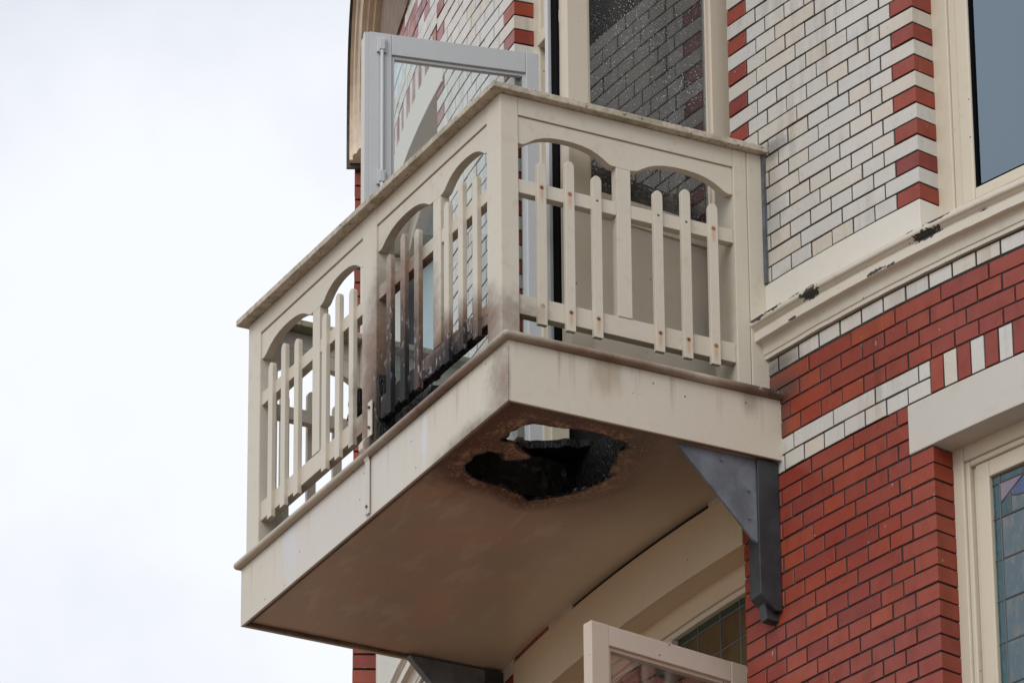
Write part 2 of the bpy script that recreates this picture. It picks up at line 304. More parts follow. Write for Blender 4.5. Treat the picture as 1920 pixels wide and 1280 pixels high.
# ------------------------------------------------------------------ mesh helpers
R0, CX, CY = 7.75, -1.04, 8.695
def W(s, d, z): return Vector(cyl(s, d, z))
class MB:
    def __init__(s): s.v = []; s.f = []
    def hexa(s, c):     # 8 corners: bottom 4 ccw, top 4 ccw
        b = len(s.v); s.v += [Vector(x) for x in c]
        s.f += [[b+i for i in q] for q in ((0, 3, 2, 1), (4, 5, 6, 7), (0, 1, 5, 4), (1, 2, 6, 5), (2, 3, 7, 6), (3, 0, 4, 7))]; return s
    def box(s, x0, x1, y0, y1, z0, z1):
        return s.hexa([(x0, y0, z0), (x1, y0, z0), (x1, y1, z0), (x0, y1, z0), (x0, y0, z1), (x1, y0, z1), (x1, y1, z1), (x0, y1, z1)])
    def wbox(s, s0, s1, d0, d1, z0, z1, seg=None):   # box bent with the round wall; d = depth behind the brick face
        n = seg or max(1, int(abs(s1-s0)/.18))
        for i in range(n):
            a, b = s0+(s1-s0)*i/n, s0+(s1-s0)*(i+1)/n
            if n == 1: s.hexa([W(a, d0, z0), W(b, d0, z0), W(b, d1, z0), W(a, d1, z0), W(a, d0, z1), W(b, d0, z1), W(b, d1, z1), W(a, d1, z1)])
        if n > 1:
            prof = [(d0, z0), (d1, z0), (d1, z1), (d0, z1)]; s.sweep(prof, s0, s1, n)
        return s
    def sweep(s, prof, s0, s1, n):    # closed profile (depth, z) swept round the wall
        b = len(s.v); m = len(prof)
        for i in range(n+1):
            a = s0+(s1-s0)*i/n
            s.v += [W(a, d, z) for d, z in prof]
        for i in range(n):
            for j in range(m):
                k = (j+1) % m; s.f.append([b+i*m+j, b+i*m+k, b+(i+1)*m+k, b+(i+1)*m+j])
        s.f.append([b+j for j in range(m)][::-1]); s.f.append([b+n*m+j for j in range(m)]); return s
    def prism(s, poly, o, u, v, n, t):   # polygon in (u,v) plane at o, thickness t along n
        o, u, v, n = Vector(o), Vector(u), Vector(v), Vector(n); b = len(s.v); m = len(poly)
        s.v += [o+u*a+v*c for a, c in poly] + [o+u*a+v*c+n*t for a, c in poly]
        s.f.append(list(range(b, b+m))[::-1]); s.f.append(list(range(b+m, b+2*m)))
        for i in range(m): j = (i+1) % m; s.f.append([b+i, b+j, b+m+j, b+m+i])
        return s
    def tube(s, pts, r, n=8):
        pts = [Vector(p) for p in pts]; b = len(s.v)
        for i, p in enumerate(pts):
            t = (pts[min(i+1, len(pts)-1)]-pts[max(i-1, 0)]).normalized()
            a = t.orthogonal().normalized(); c = t.cross(a)
            rr = r[i] if isinstance(r, (list, tuple)) else r
            s.v += [p+a*math.cos(2*math.pi*k/n)*rr+c*math.sin(2*math.pi*k/n)*rr for k in range(n)]
        for i in range(len(pts)-1):
            for k in range(n): q = (k+1) % n; s.f.append([b+i*n+k, b+i*n+q, b+(i+1)*n+q, b+(i+1)*n+k])
        s.f.append([b+k for k in range(n)][::-1]); s.f.append([b+(len(pts)-1)*n+k for k in range(n)]); return s
    def mesh(s, name, mat, origin=None):
        me = bpy.data.meshes.new(name); o = Vector(origin or (0, 0, 0))
        me.from_pydata([x-o for x in s.v], [], s.f); bm = bmesh.new(); bm.from_mesh(me)
        bmesh.ops.recalc_face_normals(bm, faces=bm.faces); bm.to_mesh(me); bm.free()
        me.materials.append(MATS[mat]); return me
    def build(s, name, mat, parent=None, origin=None, bevel=0.0, smooth=False, label=None, kind=None, seg=2):
        o = bpy.data.objects.new(name, s.mesh(name, mat, origin)); COL.objects.link(o)
        if origin is not None: o.location = origin
        o.parent = parent
        if bevel:
            m = o.modifiers.new('bevel', 'BEVEL'); m.width = bevel; m.segments = seg; m.limit_method = 'ANGLE'; m.angle_limit = math.radians(35)
        if smooth:
            for p in o.data.polygons: p.use_smooth = True
        if label: o['label'] = label
        if kind: o['kind'] = kind
        return o
def thing(name, label, cat, loc=(0, 0, 0)):
    o = bpy.data.objects.new(name, None); COL.objects.link(o); o['label'] = label; o['category'] = cat; o.empty_display_size = .1
    return o

# ------------------------------------------------------------------ ground
ZG = -10.54
g = MB(); g.box(-900, 900, -900, 900, ZG-.3, ZG); go = g.build('ground', 'paving'); go['kind'] = 'structure'

# ------------------------------------------------------------------ the round brick building
B = thing('corner_building', 'rounded corner building of white glazed and red brick with cream trim', 'building')
def backing(s0, s1, z0, z1, mat='mortar_dark', d=.014):
    MB().wbox(s0, s1, d, .36, z0, z1).build('wall', mat, B)
backing(.804, 1.760, .55, 4.2); backing(-1.688, -.772, .55, 4.2)
backing(.824, 1.776, -4.6, .56, 'mortar_grey'); backing(-1.776, -.824, -4.6, .56, 'mortar_grey')
MB().wbox(-.824, .824, .010, .36, -.03, .24).build('wall', 'mortar_dark', B)
MB().wbox(1.776, 3.45, .014, .36, -.05, .545).build('wall', 'mortar_grey', B)
MB().wbox(-3.45, -1.776, .014, .36, -.05, .545).build('wall', 'mortar_grey', B)
backing(-3.45, -1.688, 2.89, 4.2); backing(1.760, 3.45, 2.89, 4.2); backing(-.772, .804, 3.3, 4.2)
backing(3.45, 7.0, -4.6, 4.2); backing(-7.0, -3.45, -4.6, 4.2)
MB().wbox(-7, 7, .0, .36, ZG, -4.6, 40).build('wall', 'brick_red', B)
# dark rooms behind the openings
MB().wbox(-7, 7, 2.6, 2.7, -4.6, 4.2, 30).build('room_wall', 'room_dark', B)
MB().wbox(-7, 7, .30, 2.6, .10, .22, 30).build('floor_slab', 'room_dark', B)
MB().wbox(-7, 7, -.02, 2.6, 4.2, 4.3, 30).build('light_stop_slab', 'room_dark', B)  # unseen slab over the rooms, added to keep daylight out

BRK = {}
def brick_mesh(l, h, dep, mat):
    k = (round(l, 3), round(h, 3), round(dep, 3), mat)
    if k in BRK: return BRK[k]
    b = .0009; me = bpy.data.meshes.new('brick')
    v = []
    for y, q in ((dep, 0), (b, 0), (0, b)):
        x, z = l/2-q, h/2-q
        v += [(-x, y, -z), (x, y, -z), (x, y, z), (-x, y, z)]
    f = [(8, 9, 10, 11)]
    for i in range(4):
        j = (i+1) % 4; f += [(i, j, 4+j, 4+i), (4+i, 4+j, 8+j, 8+i)]
    me.from_pydata(v, [], f); bm = bmesh.new(); bm.from_mesh(me); bmesh.ops.recalc_face_normals(bm, faces=bm.faces); bm.to_mesh(me); bm.free()
    me.materials.append(MATS[mat]); BRK[k] = me; return me
def brick(parent, s0, s1, z0, z1, mat, dep=.092, out=0.0, jit=1.0, name='brick'):
    me = brick_mesh(s1-s0, z1-z0, dep, mat); o = bpy.data.objects.new(name, me); COL.objects.link(o)
    sm = (s0+s1)/2; o.location = W(sm, -out+random.uniform(-.0012, .0012)*jit, (z0+z1)/2+random.uniform(-.0008, .0008)*jit)
    o.rotation_euler = (random.uniform(-.006, .006)*jit, random.uniform(-.004, .004)*jit, sm/R0+random.uniform(-.006, .006)*jit); o.parent = parent; return o
def wall_part(name, label=None):
    # a thin strip of set mortar carries the bricks of one piece of wall
    return None
CH = .0596; HD = .1072; J = .0075
def course(parent, s0, s1, z, lens, mats, h=CH, j=J, out=0.0):
    """lens: list of brick lengths incl. joint, scaled to fill s0..s1"""
    k = (s1-s0)/sum(lens); a = s0
    for i, ln in enumerate(lens):
        b = a+ln*k; l0 = a+(j/2 if i else 0); l1 = b-(j/2 if i < len(lens)-1 else 0)
        m = mats(i, len(lens), ln) if callable(mats) else mats
        brick(parent, l0, l1, z+j*.45, z+h-j*.45, m, out=out); a = b
H_, S_ = 1, 2
def quoin(i, n, ln): return 'brick_red' if (ln == H_ and (i == 0 or i == n-1) and n >= 8) else 'brick_white'
def pier(name, s0, s1, z0, n, mats, label):
    back = MB().wbox(s0+.006, s1-.006, .0030, .05, z0+.002, z0+n*CH-.002).build(name, 'mortar_dark' if mats is quoin else 'mortar_grey', B, label=label)
    for i in range(n):
        if i % 2 == 0: pat = [H_]*9
        else: pat = [1.5, 2, 2, 2, 1.5] if i % 4 == 1 else [1.5, 1, 2, 2, 1, 1.5]
        course(back, s0, s1, z0+i*CH, pat, mats, j=J if mats is quoin else .0085)
    return back
pier('brick_pier', .80, 1.765, .672, 24, quoin, 'white glazed brick pier with red quoins right of the balcony')
pier('brick_pier', -1.692, -.765, .672, 42, quoin, 'white glazed brick pier with red quoins behind the open grey door')
NL = 34; zl = -.0435
pier('brick_pier', .822, 1.780, zl-NL*CH, NL, 'brick_red', 'red brick pier below the balcony bracket')
# spandrel courses between the storeys
sp = MB().wbox(.84, 3.42, .0030, .05, -.04, .385, 12).build('brick_band', 'mortar_grey', B, label='red brick band between cornice and lintel')
c4 = .0612; zt = .325
course(sp, .93, 3.40, .328, [H_]*23, 'brick_white', h=.058, j=.009)
for i in range(4):
    z = zt-(i+1)*c4
    pat = ([.5]+[S_]*10+[1.5, 1]) if i == 0 else ([H_]*23 if i % 2 else [1.5]+[S_]*10+[.5, 1])
    course(sp, .93, 3.40, z, pat, 'brick_red', h=c4, j=.0078)
zw = zt-4*c4
course(sp, .85, 1.778, zw-.0615, [.5, S_, S_, S_, S_, .5], 'brick_white', h=.0615)
course(sp, .85, 1.778, zw-.123, [H_]*9, 'brick_white', h=.0615)
s = 1.780
for i in range(26):
    brick(sp, s+.003, s+.0575, zw-.119, zw-.003, 'brick_red' if i % 2 == 0 else 'brick_white'); s += .061
# course right under the balcony soffit; its bare dark middle imitates the shadow line
un = MB().wbox(-.82, .82, .012, .05, -.044, .02, 12).build('shadow_gap_course', 'mortar_dark', B)
a = -.815
while a < .80:
    ln = random.choice((.1, .1, .2)); b_ = min(a+ln, .815); a += ln
    if b_ < -.25 or b_ > .72: brick(un, b_-ln+.003, b_-.003, -.041, .018, random.choice(('brick_red', 'brick_white', 'brick_red')), out=-.004)
# left-hand lower pier and band (seen under and past the balcony)
pl_ = MB().wbox(-1.77, -.826, .0030, .05, -1.6, .385).build('brick_pier', 'mortar_grey', B, label='red brick pier left of the lower door, in the balcony shade')
for i in range(26):
    course(pl_, -1.778, -.822, -.0435-(i+1)*CH, [H_]*9 if i % 2 == 0 else [1.5, 2, 2, 2, 1.5], 'brick_red')
course(pl_, -1.778, -.822, -.0435, [S_, S_, H_, S_, S_], 'brick_white'); course(pl_, -1.778, -.822, -.0435+CH, [H_]*9, 'brick_white')
for i in range(4): course(pl_, -1.778, -.93, .085+i*CH, [H_]*8 if i % 2 == 0 else [S_]*4, 'brick_red')
lb = MB().wbox(-3.44, -1.782, .0030, .05, -.04, .385, 10).build('brick_band', 'mortar_grey', B, label='red brick band left of the balcony')
course(lb, -3.44, -1.782, .328, [H_]*15, 'brick_white', h=.058, j=.009)
for i in range(4): course(lb, -3.44, -1.782, zt-(i+1)*c4, ([.5]+[S_]*7) if i % 2 == 0 else [H_]*15, 'brick_red', h=c4, j=.0078)
s = -1.7835
for i in range(26):
    brick(lb, s-.0575, s-.003, zw-.119, zw-.003, 'brick_red' if i % 2 == 0 else 'brick_white'); s -= .061
# left window head: soldiers, patterned brick, brown panel, blue tiles
lh = MB().wbox(-3.44, -1.696, .0030, .05, 2.89, 4.1, 10).build('brick_panel', 'mortar_dark', B, label='patterned white, red and blue brickwork above the left lintel')
s = -3.40; i = 0
while s < -1.72:
    brick(lh, s+.002, s+.058, 2.905, 3.03, 'brick_red' if i % 2 else 'brick_white'); s += .0605; i += 1
nr = 15
for r in range(nr):
    z = 3.035+r*CH; sA, sB = -3.40, -1.694
    lens = [H_]*16 if r % 2 == 0 else [.5]+[S_]*7+[1.5]
    def mt(i, n, ln, r=r):
        sm = sA+(sB-sA)*(i+.5)/n
        e = (z-3.10)*1.25                      # stepped diagonal bands rising to the left
        t = -sm-1.72-e
        if t < 0 or z < 3.10: return 'brick_white'
        if sm > -1.80: return 'brick_white'
        if t < .18: return 'brick_red' if (i+r) % 2 == 0 else 'brick_white'
        if t < .36: return 'brick_red'
        return 'blue_tile' if (i+r) % 3 else 'brick_white'
    course(lh, sA, sB, z, lens, mt, j=.0045)
MB().wbox(-3.30, -2.18, -.008, .02, 3.40, 3.98, 7).build('shaded_panel', 'shaded_brown', B)  # flat brown panel stands in for the shaded tympanum inside the hood arch
ss = -3.30
for i in range(7):
    brick(lh, ss+.002, ss+.052, 3.42, 3.62, 'brick_red' if i % 2 else 'brick_white', out=.016); ss += .056

MB().wbox(-3.42, -3.06, -.004, .10, .56, 2.72, 2).build('window_jamb', 'render_white', B)
# painted base band, cornice, lintels
def band(s0, s1): MB().wbox(s0, s1, -.004, .093, .535, .669).build('base_band', 'render_white', B, bevel=.003)
band(.96, 1.767); band(-1.694, -.93)
prof = [(.02, .392), (-.013, .389), (-.014, .402), (-.018, .405), (-.0195, .414), (-.0205, .424), (-.0225, .433), (-.027, .441), (-.033, .4445), (-.048, .446), (-.0505, .448), (-.0505, .453),
        (-.0505, .479), (-.045, .482), (-.045, .487), (-.052, .492), (-.057, .497), (-.064, .501), (-.0665, .506), (-.0665, .519), (-.064, .523), (.0, .556), (.02, .556)]
def cornice(s0, s1, n, label):
    m = MB(); b = len(m.v)
    m.sweep(prof, s0, s1, n)
    for v in m.v:                      # worn, hand-run profile
        q = noise.noise(v*9)*.0016+noise.noise(v*31)*.0008; v.z += q
        dv = Vector((v.x-CX, v.y-CY, 0)).normalized(); v += dv*noise.noise(v*23+Vector((5, 0, 0)))*.0012
    m.build('cornice', 'cornice_paint', B, label=label)
cornice(.945, 3.4, 120, 'cream moulded cornice with flaking paint right of the balcony')
cornice(-3.42, -.945, 90, 'cream moulded cornice left of the balcony')
def lintel(s0, s1, z0, z1, mat='render_white', out=.006, deep=.10): MB().wbox(s0, s1, -out, deep, z0, z1).build('lintel', mat, B, bevel=.003)
lintel(1.676, 3.5, -.222, -.048, 'lintel_paint'); lintel(-3.5, -1.676, -.222, -.048)
lintel(-3.50, -1.606, 2.735, 2.898); lintel(1.67, 3.5, 2.735, 2.898)
lm = MB().wbox(-.816, .818, -.004, .10, -.216, -.008, 10)
lm.build('lintel', 'lintel_ochre', B, bevel=.003, label='cream lintel under the balcony soffit')
# projecting red pier and hood arch at the far edge of the round wall
fp = MB().wbox(-3.86, -3.47, -.088, .2, -4.6, 3.46, 3).build('brick_pier', 'mortar_grey', B, label='red brick pier at the far left edge of the building')
z = -1.0
while z < 3.42:
    brick(fp, -3.66, -3.462, z+.004, z+.0585, 'brick_red', dep=.11, out=.095); brick(fp, -3.87, -3.668, z+.004, z+.0585, 'brick_red', dep=.11, out=.095); z += .0635
def hood():
    hp = MB(); n = 26; rs, rz, sc, z0 = .56, .42, -2.76, 3.46
    prof_h = [(1.20, .105), (1.20, .118), (1.24, .118), (1.24, .0), (1.0, 0.0), (1.0, .03), (1.03, .036), (1.03, .055), (1.055, .06), (1.06, .08), (1.09, .085), (1.12, .09), (1.13, .10), (1.15, .105)]
    m = len(prof_h); b = 0
    for i in range(n+1):
        t = math.pi*(1.07-1.07*i/n)
        for k, (f, d) in enumerate(prof_h):
            hp.v.append(W(sc+(rs*f)*math.cos(t), -d, z0+(rz*f)*math.sin(t)))
    for i in range(n):
        for j in range(m):
            k = (j+1) % m; hp.f.append([i*m+j, i*m+k, (i+1)*m+k, (i+1)*m+j])
    hp.f.append(list(range(m))); hp.f.append([n*m+j for j in range(m)][::-1])
    o = hp.build('arch_hood', 'hood_paint', B, label='moulded cream hood arch at the upper left edge')
    fl = MB(); 
    for i in range(n+1):
        t = math.pi*(1.07-1.07*i/n)
        for f, d in ((1.245, .0), (1.245, .13), (1.265, .13), (1.265, 0)): fl.v.append(W(sc+rs*f*math.cos(t), -d, z0+rz*f*math.sin(t)-.02))
    for i in range(n):
        for j in range(4): k = (j+1) % 4; fl.f.append([i*4+j, i*4+k, (i+1)*4+k, (i+1)*4+j])
    fl.f.append([0, 1, 2, 3]); fl.f.append([n*4+j for j in range(4)])
    fl.build('flashing', 'flashing', o)
hood()

# ------------------------------------------------------------------ windows
for a_, b_ in ((1.768, 3.4), (-3.4, -1.695)): MB().sweep([(.0, .5565), (.10, .5565), (.10, .612), (.086, .612), (.0, .566)], a_, b_, 12).build('sill', 'frame_cream', B)
def pane(parent, s0, s1, d, z0, z1, mat, name='pane', t=.004):
    return MB().wbox(s0, s1, d, d+t, z0, z1, 1).build(name, mat, parent)
def upper_window(s0, s1, z0, z1, sg, label):
    """s0 = jamb nearest the balcony, sg = direction away from it"""
    lo, hi = min(s0, s1), max(s0, s1)
    f = MB()
    def ring(a, d0, d1, wd, zb, ztp, wb=None):
        wb = wd if wb is None else wb
        f.wbox(lo+a, lo+a+wd, d0, d1, zb, ztp, 1); f.wbox(hi-a-wd, hi-a, d0, d1, zb, ztp, 1)
        f.wbox(lo+a+wd, hi-a-wd, d0+.0004, d1, ztp-wd, ztp); f.wbox(lo+a+wd, hi-a-wd, d0+.0004, d1, zb, zb+wb)
    ring(-.03, .088, .16, .10, z0-.09, z1+.05, .09)
    wn = f.build('window', 'frame_cream', B, bevel=.004, label=label)
    f = MB(); ring(.0705, .096, .16, .035, z0, z1-.02, .004); f.build('casing', 'frame_cream', wn, bevel=.004)
    f = MB(); ring(.106, .088, .15, .058, z0+.004, z1-.05, .045); f.build('sash', 'frame_cream', wn, bevel=.006)
    f = MB(); ring(.1645, .096, .14, .004, z0+.05, z1-.10, .008); f.build('glazing_bead', 'gasket_reflection_black', wn)  # black edge paints in the dark reflection around the pane
    pane(wn, lo+.17, hi-.17, .108, z0+.055, z1-.10, 'glass_window')
    return wn
upper_window(1.765, 3.40, .625, 2.735, 1, 'tall cream framed window at the upper right corner')
upper_window(-3.40, -1.692, .625, 2.735, -1, 'tall cream framed window left of the open grey door')

def lower_window(s0, s1, ztop, zbot, mirror, label):
    lo, hi = s0, s1
    f = MB()
    f.wbox(lo-.04, lo+.045, .086, .16, zbot, ztop+.04, 1); f.wbox(hi-.045, hi+.04, .086, .16, zbot, ztop+.04, 1); f.wbox(lo+.045, hi-.045, .0865, .16, ztop-.045, ztop+.04); f.wbox(lo+.045, hi-.045, .0865, .16, zbot, zbot+.06)
    wn = f.build('window', 'frame_cream', B, bevel=.005, label=label)
    f = MB(); a = .0455
    f.wbox(lo+a, lo+a+.020, .094, .16, zbot, ztop-a, 1); f.wbox(hi-a-.02, hi-a, .094, .16, zbot, ztop-a, 1); f.wbox(lo+a+.02, hi-a-.02, .0945, .16, ztop-a-.02, ztop-a)
    f.build('casing', 'frame_cream', wn, bevel=.005)
    f = MB(); a = .066
    f.wbox(lo+a, lo+a+.016, .112, .16, zbot, ztop-a, 1); f.wbox(lo+a+.016, lo+a+.075, .104, .15, zbot, ztop-a, 1); f.wbox(hi-a-.075, hi-a, .104, .15, zbot, ztop-a, 1)
    f.wbox(lo+a+.075, hi-a-.075, .1045, .15, ztop-a-.058, ztop-a)
    f.build('sash', 'frame_cream', wn, bevel=.004)
    gl0, gl1, gt = lo+.143, hi-.143, ztop-.128
    D = .118
    cm_ = MB()
    bw = .030
    xs = [gl0, gl0+bw]; nx = 6; wdt = (gl1-gl0-2*bw)/nx
    xs += [gl0+bw+wdt*(i+1) for i in range(nx)] + [gl1]
    zs = [gt, gt-.026, gt-.145, gt-.29, gt-.43, gt-.575, gt-.72, gt-.87, gt-1.02]
    for i in range(len(xs)-1):
        for j in range(len(zs)-1):
            border = i == 0 or i == len(xs)-2 or j == 0
            if j == 1 and not border: continue
            pane(wn, xs[i]+.001, xs[i+1]-.001, D+random.uniform(-.0008, .0008), zs[j+1]+.001, zs[j]-.001, 'stain_teal' if border else 'stain_opal')
    for i in range(1, len(xs)-2):          # tulip motif in the second row
        a, b = xs[i], xs[i+1]; m_ = (a+b)/2; zt_, zb = zs[1], zs[2]; q = wdt*.22
        def pg(pts, mat):
            P = [W(p[0], D, p[1]) for p in pts]; Q = [W(p[0], D+.004, p[1]) for p in pts]
            mb = MB(); n = len(P); mb.v = P+Q; mb.f = [list(range(n)), list(range(n, 2*n))[::-1]]+[[k, (k+1) % n, n+(k+1) % n, n+k] for k in range(n)]
            mb.build('pane', mat, wn)
        zm = zt_-.050
        pg([(a, zt_), (m_, zt_-.004), (a+q, zm), (a, zm-.022)], 'stain_violet'); pg([(b, zt_), (b, zm-.022), (b-q, zm), (m_, zt_-.004)], 'stain_violet')
        arc = [(m_+(m_-a-q)*math.cos(t), zm-.018*math.sin(t)) for t in [math.pi*k/6 for k in range(7)]]
        pg([(m_, zt_-.004)]+arc, 'stain_blue')
        pg([(a+q, zb)]+[(b-q, zb)]+arc, 'stain_opal')
        pg([(a, zm-.022), (a+q, zm), (a+q, zb), (a, zb)], 'stain_teal'); pg([(b, zm-.022), (b, zb), (b-q, zb), (b-q, zm)], 'stain_teal')
        for p0, p1 in (((m_, zt_-.004), (a, zm-.022)), ((m_, zt_-.004), (b, zm-.022)), ((a+q, zm-.005), (a+q, zb)), ((b-q, zm-.005), (b-q, zb))):
            cm_.tube([W(p0[0], D-.0005, p0[1]), W(p1[0], D-.0005, p1[1])], .0026, 6)
        cm_.tube([W(p[0], D-.0005, p[1]) for p in arc], .0026, 6)
    for i in range(1, len(xs)-1): cm_.tube([W(xs[i], D, gt), W(xs[i], D, zs[-1])], .0034, 6)
    for j in range(1, len(zs)): cm_.tube([W(gl0+(gl1-gl0)*k/8, D, zs[j]) for k in range(9)], .0034, 6)
    cm_.build('lead_came', 'came', wn)
    return wn
lower_window(1.780, 3.40, -.228, -1.5, False, 'leaded stained glass window at the lower right corner')

# upper balcony doorway: frame, transom
dr = MB()
s0, s1 = -.765, .80
dr.wbox(s0-.02, s0+.055, .078, .17, .22, 3.3, 1); dr.wbox(s1-.055, s1+.02, .078, .17, .22, 3.3, 1); dr.wbox(s0+.055, s1-.055, .0785, .17, 3.24, 3.32)
df = dr.build('door_frame', 'frame_cream', B, bevel=.004, label='cream frame of the balcony doorway')
MB().wbox(s0+.056, s1-.056, .066, .17, 2.425, 2.478).build('transom_bar', 'frame_cream', df, bevel=.004)
MB().wbox(s0+.0552, s0+.0765, .10, .17, .25, 2.424, 1).build('door_stop', 'frame_cream', df, bevel=.003)
MB().wbox(s0+.056, s0+.082, .092, .15, 2.479, 3.24, 1).build('sash', 'frame_cream', df, bevel=.003)
cmm = MB(); xs = [s0+.082, s0+.108]+[s0+.108+.118*i for i in range(1, 12)]; zs = [2.48, 2.535, 2.65, 2.77, 2.89, 3.01, 3.13]
for i in range(len(xs)-1):
    for j in range(len(zs)-1): pane(df, xs[i]+.001, xs[i+1]-.001, .118, zs[j]+.001, zs[j+1]-.001, 'stain_green' if i == 0 else 'stain_amber')
for x in xs[1:]: cmm.tube([W(x, .118, zs[0]), W(x, .118, zs[-1])], .003, 6)
for q in zs[1:]: cmm.tube([W(xs[0], .118, q), W((xs[0]+xs[-1])/2, .118, q), W(xs[-1], .118, q)], .003, 6)
cmm.build('lead_came', 'came', df)

def leaf(hinge, free, z0, z1, mats, stile, toprail, glass_z0, gmat, name, label, bolt=False, thick=.042, paneled=True, drops=0, side=1, free_edge=None, glass_z1=None):
    """a door leaf standing open; local u runs hinge -> free edge; n points to +X side"""
    h = Vector((*hinge, 0)); f = Vector((*free, 0)); u = (f-h); wd = u.length; u.normalize()
    n = Vector((u.y, -u.x, 0)); n = n if n.x > 0 else -n
    up = Vector((0, 0, 1))
    def bx(mb, a0, a1, b0, b1, c0, c1):   # along u, along n (0 = visible +X face, negative behind), z
        P = lambda a, b, c: h+u*a+n*b+up*c
        return mb.hexa([P(a0, b0, c0), P(a1, b0, c0), P(a1, b1, c0), P(a0, b1, c0), P(a0, b0, c1), P(a1, b0, c1), P(a1, b1, c1), P(a0, b1, c1)])
    m = MB(); gt = glass_z1 or (z1-toprail)
    bx(m, 0, stile*.92, -thick, 0, z0, z1); bx(m, wd-stile, wd, -thick, 0, z0, z1)
    d = m.build(name, mats, B, bevel=.0025, label=label)
    m = MB(); bx(m, stile*.92+.0004, wd-stile-.0004, -thick+.001, -.0012, gt, z1-.0005); m.build('rail', mats, d, bevel=.0025)
    m = MB(); bx(m, stile*.92+.0004, wd-stile-.0004, -thick+.001, -.0012, glass_z0-.085, glass_z0); m.build('rail', mats, d, bevel=.0025)
    m = MB()   # glazing beads
    a0, a1 = stile*.92, wd-stile; bd = .012
    bx(m, a0, a0+bd, -.032, -.010, glass_z0, gt); bx(m, a1-bd, a1, -.032, -.010, glass_z0, gt)
    bx(m, a0+bd, a1-bd, -.0315, -.0105, gt-bd, gt); bx(m, a0+bd, a1-bd, -.0315, -.0105, glass_z0, glass_z0+bd)
    m.build('glazing_bead', mats, d)
    m = MB(); bx(m, a0+.006, a1-.006, -.023, -.019, glass_z0+.004, gt-.004); m.build('glass_pane', gmat, d)
    if paneled:
        m = MB(); bx(m, a0-.002, a1+.002, -.032, -.012, z0+.13, glass_z0-.084); m.build('door_panel', mats, d)
        m = MB(); bx(m, a0+.0004, a1-.0004, -thick+.001, -.0012, z0, z0+.131); m.build('rail', mats, d, bevel=.0025)
    if bolt:
        q = h+u*(wd-.045)+n*.012
        m = MB(); m.tube([q+up*(z0+.1), q+up*(z1-.06)], .0065, 10); rod = m.build('bolt_rod', mats, d, smooth=True)
        for zz in (z1-.055, z1-.60, z1-1.2):
            m = MB(); bx(m, wd-.063, wd-.027, .0, .012, zz-.03, zz+.03); bx(m, wd-.055, wd-.035, .012, .02, zz-.022, zz+.022); m.build('bolt_guide', mats, rod, bevel=.002)
    if free_edge:
        x0 = wd
        for (t0, t1, e, mt, nm) in free_edge:
            m = MB(); bx(m, x0, x0+e, -t1, -t0, z0, z1-.004); m.build(nm, mt, d, bevel=.001)
    if drops:
        rnd = random.Random(4); m = MB()
        for k in range(drops):
            a = rnd.uniform(a0+.014, a1-.014); c = glass_z0+.015+(gt-glass_z0-.03)*rnd.random()
            r = rnd.choice((.0006, .0007, .0009, .0014)); r *= .9+.5*(noise.noise(Vector((a*6, c*5, 0)))+.3)
            if noise.noise(Vector((a*7, c*4, 3))) < -.25 and rnd.random() < .7: continue
            if r < .0004: continue
            o_ = h+u*a+n*(-.0185)+up*c; b = len(m.v); el = rnd.choice((1, 1, 1.3, 2.2))
            m.v += [o_+u*r, o_-u*r, o_+up*r*el, o_-up*r*el, o_+n*r*.7]
            m.f += [[b, b+2, b+4], [b+2, b+1, b+4], [b+1, b+3, b+4], [b+3, b, b+4]]
        m.build('raindrops', 'raindrop', d, kind='stuff', smooth=True)
    return d
M = N('raindrop'); M.b.inputs['Base Color'].default_value = (.55, .57, .6, 1); M.b.inputs['Roughness'].default_value = .1; MATS['raindrop'] = M.m  # pale base colour stands in for sky refracted by the drops
leaf((-1.745, 1.085), (-1.880, .425), .27, 2.405, 'lead_grey_paint', .085, .085, .78, 'glass_clear', 'door_leaf', 'grey white glazed door leaf standing open behind the railing', bolt=True,
     free_edge=[(-.0, .02, .018, 'lead_grey_paint', 'rebate_strip'), (.018, .07, .012, 'frame_cream', 'astragal')], thick=.05)
leaf((-.305, 1.03), (-.237, .360), .27, 2.405, 'door_cream', .085, .085, .985, 'glass_wet', 'door_leaf', 'cream door leaf with rain spotted glass standing open', drops=5200, thick=.05,
     free_edge=[(.001, .030, -.0, 'door_cream', 'edge_strip')] and [(.050, .086, .010, 'gasket_reflection_black', 'weather_seal'), (.086, .104, .022, 'lead_grey_paint', 'astragal')])
leaf((-.325, 1.05), (-.225, .415), -2.4, -.600, 'door_pink', .072, .072, -1.35, 'glass_clear', 'door_leaf', 'pinkish cream door leaf open below the balcony', thick=.045, paneled=True)

# lower doorway frame and leaded transom
dr = MB()
dr.wbox(-.84, -.765, .088, .17, -2.4, -.2, 1); dr.wbox(.765, .84, .088, .17, -2.4, -.2, 1); dr.wbox(-.765, .765, .0885, .17, -.290, -.2)
lf = dr.build('door_frame', 'lintel_ochre', B, bevel=.005, label='cream frame of the lower doorway')
MB().wbox(-.765, .765, .098, .17, -.312, -.2905).build('casing', 'frame_cream', lf, bevel=.004)
MB().wbox(-.765, .765, .084, .17, -.66, -.595).build('transom_bar', 'frame_cream', lf, bevel=.004)
for mx_ in (.045, .205): MB().wbox(mx_-.022, mx_+.022, .092, .16, -.595, -.312, 1).build('mullion', 'frame_cream', lf, bevel=.004)
cmm = MB(); xs = [-.76+.1345*i for i in range(0, 12)]; xs = [x for x in xs if x < .77]+[.765]
xs = [-.765, -.66, -.53, -.40, -.27, -.14, -.01, .12, .232, .362, .503, .623, .765]; zs = [-.313, -.342, -.455, -.594]
